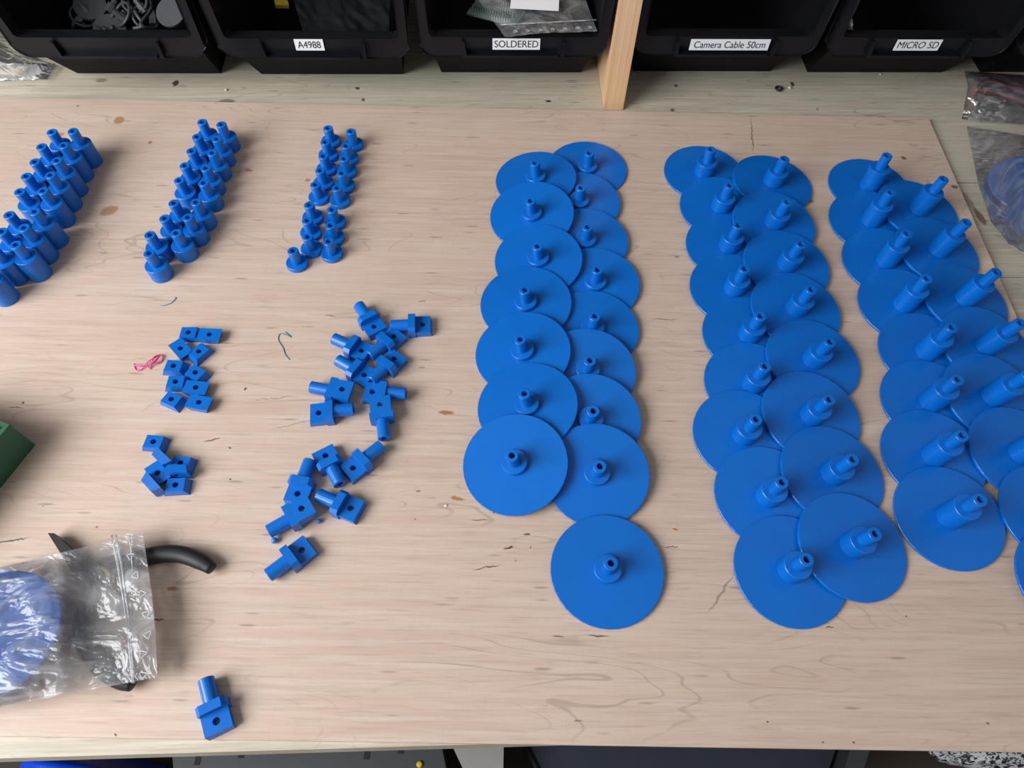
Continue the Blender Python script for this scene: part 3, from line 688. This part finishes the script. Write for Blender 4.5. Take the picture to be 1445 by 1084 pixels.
# bag of wires and screws
wbag = empty('clear_bag', at(1420, 140, ZT)); tag(wbag, 'clear bag of coloured wires and screws in front of the bins', 'bag')
def wq(u, v):
    lx = np.interp(v, [0, .5, 1], [1361, 1366, 1357]); ly = np.interp(v, [0, .5, 1], [100, 122, 168])
    rx = 1500; ry = np.interp(v, [0, 1], [110, 180]); return lx + (rx - lx) * u, ly + (ry - ly) * u
child_world(link('front_film', mesh(film_sheet(wq, lambda x, y, u, v: ZT + .004 + .022 * sst(0, .12, u) * sst(0, .35, min(v, 1 - v) + .06), 44, 30, 0.0018, 11.0, 70), FILM_CLEAR, True)), wbag)
child_world(link('back_film', mesh(film_sheet(wq, lambda x, y, u, v: ZT + .0006, 16, 10, 0.0002, 3.0), FILM_CLEAR, True)), wbag)
wc = [('red', lin(215, 50, 65)), ('teal', lin(60, 135, 155)), ('black', lin(28, 28, 34)), ('red', lin(170, 40, 60)), ('blue', lin(60, 95, 170)), ('black', lin(30, 30, 36)), ('teal', lin(60, 120, 130)), ('red', lin(200, 60, 75))]
WM = {}
for k, (nm, c) in enumerate(wc):
    m = WM.setdefault(nm, plain(nm + '_wire', c, 0.4)); dy = k * 3.4; z = ZT + .0035 + (k % 4) * .0036
    P = [at(1376 + k * .8, 132 + dy * .3, ZT + .003), at(1382 + k, 112 + dy * .7, z), at(1400, 105 + dy, z + .002), at(1425, 113 + dy, z), at(1455, 125 + dy, z), at(1490, 130 + dy, z)]
    o = link('wire', mesh(tube(spline(P, 6), 0.00105, 7), m, True)); tag(o, f'{nm} wire in the bag, {ORD[k]} from the back of the bundle', 'wire', 'wires in the small bag')
def screw_mesh(): return mesh(lathe([(0, 0), (.0028, 0), (.0028, .002), (.0015, .0022), (.0015, .010), (0, .010)], 12), SILVER)
SCR = screw_mesh()
ORDW = ['first', 'second', 'third', 'fourth', 'fifth', 'sixth', 'seventh', 'eighth', 'ninth', 'tenth', 'eleventh', 'twelfth', 'thirteenth', 'fourteenth']
spots = sorted([(1372, 140), (1368, 152), (1376, 160), (1381, 150), (1387, 143), (1386, 163), (1392, 154), (1396, 165), (1363, 163), (1400, 158), (1379, 133), (1395, 146)])
for k, (x, y) in enumerate(spots):
    p = at(x + 9, y - 3, ZT + .004); o = link('screw', SCR)
    q = Vector((math.cos(k * 2.4), math.sin(k * 2.4), 0.12 if k % 3 else -0.12)).normalized()
    frame(o, Vector((p.x, p.y, ZT + 0.0040 + (k % 3) * .0022)), q); tag(o, f'small silver screw in the bag, {ORDW[k]} from the left', 'screw', 'screws in the small bag')
# crumpled bag at the left
lb_ = empty('crumpled_bag', at(30, 95, ZT)); tag(lb_, 'crumpled clear plastic bag left of the first bin', 'bag')
def lq(u, v):
    rx = np.interp(v, [0, .45, .75, 1], [20, 55, 80, 66]); ry = np.interp(v, [0, .45, .75, 1], [48, 84, 92, 112])
    ly = np.interp(v, [0, 1], [30, 118]); return -90 + (rx + 90) * u, ly + (ry - ly) * u
child_world(link('front_film', mesh(film_sheet(lq, lambda x, y, u, v: ZT + .004 + .018 * sst(0, .35, 1 - u) * sst(0, .4, min(v, 1 - v) + .05), 50, 34, 0.0040, 21.0, 40), FILM_HAZY, True)), lb_)
child_world(link('back_film', mesh(film_sheet(lq, lambda x, y, u, v: ZT + .0006, 16, 12, 0.0002, 23.0), FILM_HAZY, True)), lb_)
# ------------------------------------------------------------------ bin contents
def in_bin(b, x, y, z):
    return Matrix.Translation(BINS[b].location) @ Matrix.Rotation(0.058, 4, 'Z') @ Vector((x, y, z))
GRYP = plain('dark_grey_plastic', (0.06, 0.063, 0.07, 1), 0.42)
dm = mesh(lathe([(0, 0), (.0145, 0), (.0145, .0025), (0, .0025)], 30), GRYP)
for k, (px, py, z, n) in enumerate([(243, 18, .052, (-.15, -.55, 1)), (156, 42, .036, (.15, -.45, 1)), (128, 10, .046, (.2, -.4, 1))]):
    o = link('dark_disc', dm); frame(o, at(px, py, z), Vector(n).normalized())
    tag(o, ['dark disc leaning at the right inside the left bin', 'dark disc low at the front inside the left bin', 'dark disc at the left back inside the left bin'][k], 'disc', 'dark discs in the left bin')
rm = mesh(ring_bm(0.011, 0.0014, 28, 8), GRYP, True)
for k, (px, py, z, n) in enumerate([(172, 20, .045, (-.6, -.5, 1)), (118, 22, .040, (.5, -.3, 1)), (205, 26, .040, (.8, -.3, .9)), (190, 2, .05, (.1, -.6, 1))]):
    o = link('ring', rm); frame(o, at(px, py, z), Vector(n).normalized()); tag(o, ['dark ring in the middle of the left bin', 'dark ring at the left inside the left bin', 'dark ring standing beside the disc in the left bin', 'dark ring at the back of the left bin'][k], 'ring', 'dark rings in the left bin')
for k in range(6):
    x = 112 + k * 20
    P = [at(x + random.uniform(-14, 14), 44 - 13 * j + random.uniform(-5, 5), .034 + .006 * math.sin(j * 2 + k) + .002 * k) for j in range(5)]
    o = link('cable', mesh(tube(spline(P, 6), 0.0016, 8), GRYP, True)); tag(o, f'dark cable in the left bin, {ORD[k]} from the left', 'cable', 'dark cables in the left bin')
hexm = mesh(bevel(lathe([(0, 0), (.0045, 0), (.0045, .008), (.0028, .008), (.0028, .013), (0, .013)], 8), .0004, 1), GRYP)
for k in range(9):
    o = link('dark_fitting', hexm); frame(o, at(114 + k * 13, 12 + 24 * random.random(), .034 + .008 * (k % 2)), Vector((random.uniform(-1, 1), random.uniform(-1, 1), .6)).normalized())
    tag(o, f'small dark plastic fitting in the left bin, {ORD[k]} from the left', 'fitting', 'dark fittings in the left bin')
def bin_film(b, x0, x1, y0, y1, z0, z1, mat, wr, seed, name, label):
    bm = bmesh.new(); G = []
    for i in range(29):
        row = []
        for j in range(23):
            u, v = i / 28, j / 22; x = x0 + (x1 - x0) * u; y = y0 + (y1 - y0) * v
            z = z0 + (z1 - z0) * v + wr * (noise.noise(Vector((x * 60, y * 60, seed))) + .6 * noise.noise(Vector((x * 150, y * 130, seed + 3))))
            row.append(bm.verts.new(in_bin(b, x, y, z)))
        G.append(row)
    for i in range(28):
        for j in range(22): bm.faces.new([G[i][j], G[i + 1][j], G[i + 1][j + 1], G[i][j + 1]])
    bmesh.ops.solidify(bm, geom=bm.faces[:], thickness=0.0004)
    o = link(name, mesh(bm, mat, True)); tag(o, label, 'bag'); return o
ANTI = plain('antistatic_film', (0.035, 0.037, 0.042, 1), 0.2, 0.4, bump=(60, 1.0))
abq = quad((404, -34), (552, -34), (549, 46), (428, 47))
def abz(x, y, u, v): return 0.058 + 0.014 * (1 - v)
bm = film_sheet(abq, abz, 40, 30, 0.0035, 41.0, 45); bmesh.ops.solidify(bm, geom=bm.faces[:], thickness=0.0005)
tag(link('antistatic_bag', mesh(bm, ANTI)), 'dark shiny antistatic bag inside the bin labelled A4988', 'bag')
yc = mesh(bevel(box(-.006, .006, -.004, .004, 0, .004), .001, 1), YELLOW)
o = link('yellow_tab', yc); o.location = at(397, 7, .05); o.rotation_euler = (.3, .2, .4); tag(o, 'small yellow tab inside the bin labelled A4988', 'tab')
pbq = quad((650, -34), (812, -34), (843, 44), (712, 51))
def pbz(x, y, u, v): return 0.0680 + 0.006 * (1 - v)
pbag = link('parts_bag', mesh(film_sheet(pbq, pbz, 46, 34, 0.0014, 31.0, 40), FILM, True)); tag(pbag, 'clear zip bag of pin headers lying on the bin labelled SOLDERED', 'bag')
P = [at(706 + 136 * t, 35 - 7 * t, 0.0705) for t in [k / 8 for k in range(9)]]
link('zip_ridge', mesh(tube(P, .0006, 6), FILM_EDGE, True), pbag)
for k in range(7):
    o = link('printed_mark', TRI, pbag); o.location = at(727 + 17.5 * k, 44.5 - 1.0 * k, 0.071); o.rotation_euler = (0.0, 0, 0.5); o.scale = (.8, .8, .8)
p = at(755, 0, .0765); st = link('sticker', mesh(bevel(box(-.0215, .0215, -.013, .010, 0, .0003), .0001, 1), PAPER), pbag); st.location = p; st.rotation_euler = (0.1, 0, -.03)
st['label'] = 'white paper sticker'
PCB = plain('pale_green_circuit_board', lin(120, 150, 145), 0.35)
p = at(700, 22, .050); pc = empty('pin_header_board', p, -0.35); tag(pc, 'small pale circuit board with pin rows inside the bag', 'circuit board')
link('board', mesh(bevel(box(-.026, .024, -.010, .016, 0, .0016), .0004, 1), PCB), pc)
pinm = mesh(box(-.0004, .0004, -.0004, .0004, .0016, .0085), SILVER)
for i in range(16):
    for j, yy in enumerate((-.006, 0.002, .011)):
        o = link('pin', pinm, pc); o.location = (-.022 + i * .00254, yy, 0)
bin_film(4, -.062, -.025, .02, .10, .022, .05, FILM_CLEAR, .004, 9, 'parts_bag', 'crumpled clear film inside the bin labelled MICRO SD')
# ------------------------------------------------------------------ things on the floor below the front edge
def floor_prism(L, ztop, zbot, mat, name, bev=0.004):
    P = [at(x, y, ztop) for x, y in L]
    return mesh(bevel(prism([(p.x, p.y) for p in P], lambda a, b, d: (a, b, d), zbot, ztop), bev, 2), mat)
# blue tarp
bm = bmesh.new(); G = []
for i in range(41):
    row = []
    for j in range(17):
        u, v = i / 40, j / 16; x = 20 + 160 * u; y = 1052 + 110 * v + 26 * u * u
        p = at(x, y, FLZ + 0.16); e = min(u, 1 - u, v, 1 - v) * 2
        p.z = FLZ + 0.002 + 0.19 * sst(0, .35, e) + 0.014 * noise.noise(Vector((p.x * 22, p.y * 22, 3))) * sst(0, .2, e); row.append(bm.verts.new(p))
    G.append(row)
for i in range(40):
    for j in range(16): bm.faces.new([G[i][j], G[i + 1][j], G[i + 1][j + 1], G[i][j + 1]])
tag(link('blue_tarp', mesh(bm, TARP, True)), 'crumpled bright blue tarp on the floor below the left front edge', 'tarp')
# slotted steel rail
rl = empty('slotted_rail', (0, 0, 0)); tag(rl, 'dark grey slotted metal case below the front edge', 'metal case')
link('housing', floor_prism([(243, 1064), (622, 1048), (640, 1140), (250, 1150)], FLZ + .12, FLZ, DGREY, 'rail'), rl)
for x, y in ((279, 1074), (341, 1064), (518, 1066), (566, 1058)):
    p = at(x, y, FLZ + .12); link('slot', mesh(bevel(box(p.x - .004, p.x + .004, p.y - .005, p.y + .005, FLZ + .1195, FLZ + .1205), .0002, 1), INK), rl)
p = at(592, 1079, FLZ + .12); link('knob', mesh(lathe([(0, 0), (.004, 0), (.004, .004), (.0025, .005), (0, .005)], 16, None, Matrix.Translation((p.x, p.y, FLZ + .12))), YELLOW, True), rl)
tag(link('grey_board', floor_prism([(632, 1040), (711, 1040), (709, 1150), (684, 1150)], FLZ + .20, FLZ, LGREY, 'board')), 'worn light grey board end below the front edge', 'board')
nv = empty('navy_case', (0, 0, 0)); tag(nv, 'dark navy fabric case on the floor below the front edge', 'case')
link('shell', floor_prism([(742, 1045), (1184, 1045), (1140, 1170), (790, 1170)], FLZ + .14, FLZ, NAVY, 'case', .012), nv)
link('piping', mesh(tube([at(x, y, FLZ + .141) for x, y in ((742, 1052), (760, 1090), (786, 1160))], .004, 8), RUBBER, True), nv)
tag(link('dark_bar', floor_prism([(1204, 1045), (1232, 1045), (1204, 1130), (1178, 1130)], FLZ + .17, FLZ + .0, DGREY, 'bar')), 'dark metal bar slanting beside the navy case', 'bar')
bm = bmesh.new(); bmesh.ops.create_icosphere(bm, subdivisions=4, radius=1)
pc_ = at(1405, 1066, FLZ + .05)
for v in bm.verts:
    k = 1 + 0.22 * noise.noise(v.co * 2.6); v.co = Vector((v.co.x * .085 * k, v.co.y * .022 * k, max(v.co.z, -.9) * .05 * k))
zm = min(v.co.z for v in bm.verts)
t = NT('black_white_print'); nn = t.noise(t.mapping(t.coord(), (90, 160, 90)), 1.0, 3, .6, 1.5)
o = link('printed_sack', mesh(bm, t.set(Base_Color=t.ramp(nn, [(.46, lin(40, 40, 44)), (.5, lin(215, 215, 220))]), Roughness=.5), True)); o.location = (pc_.x, pc_.y, FLZ - zm)
tag(o, 'black and white patterned sack below the right front edge', 'sack')
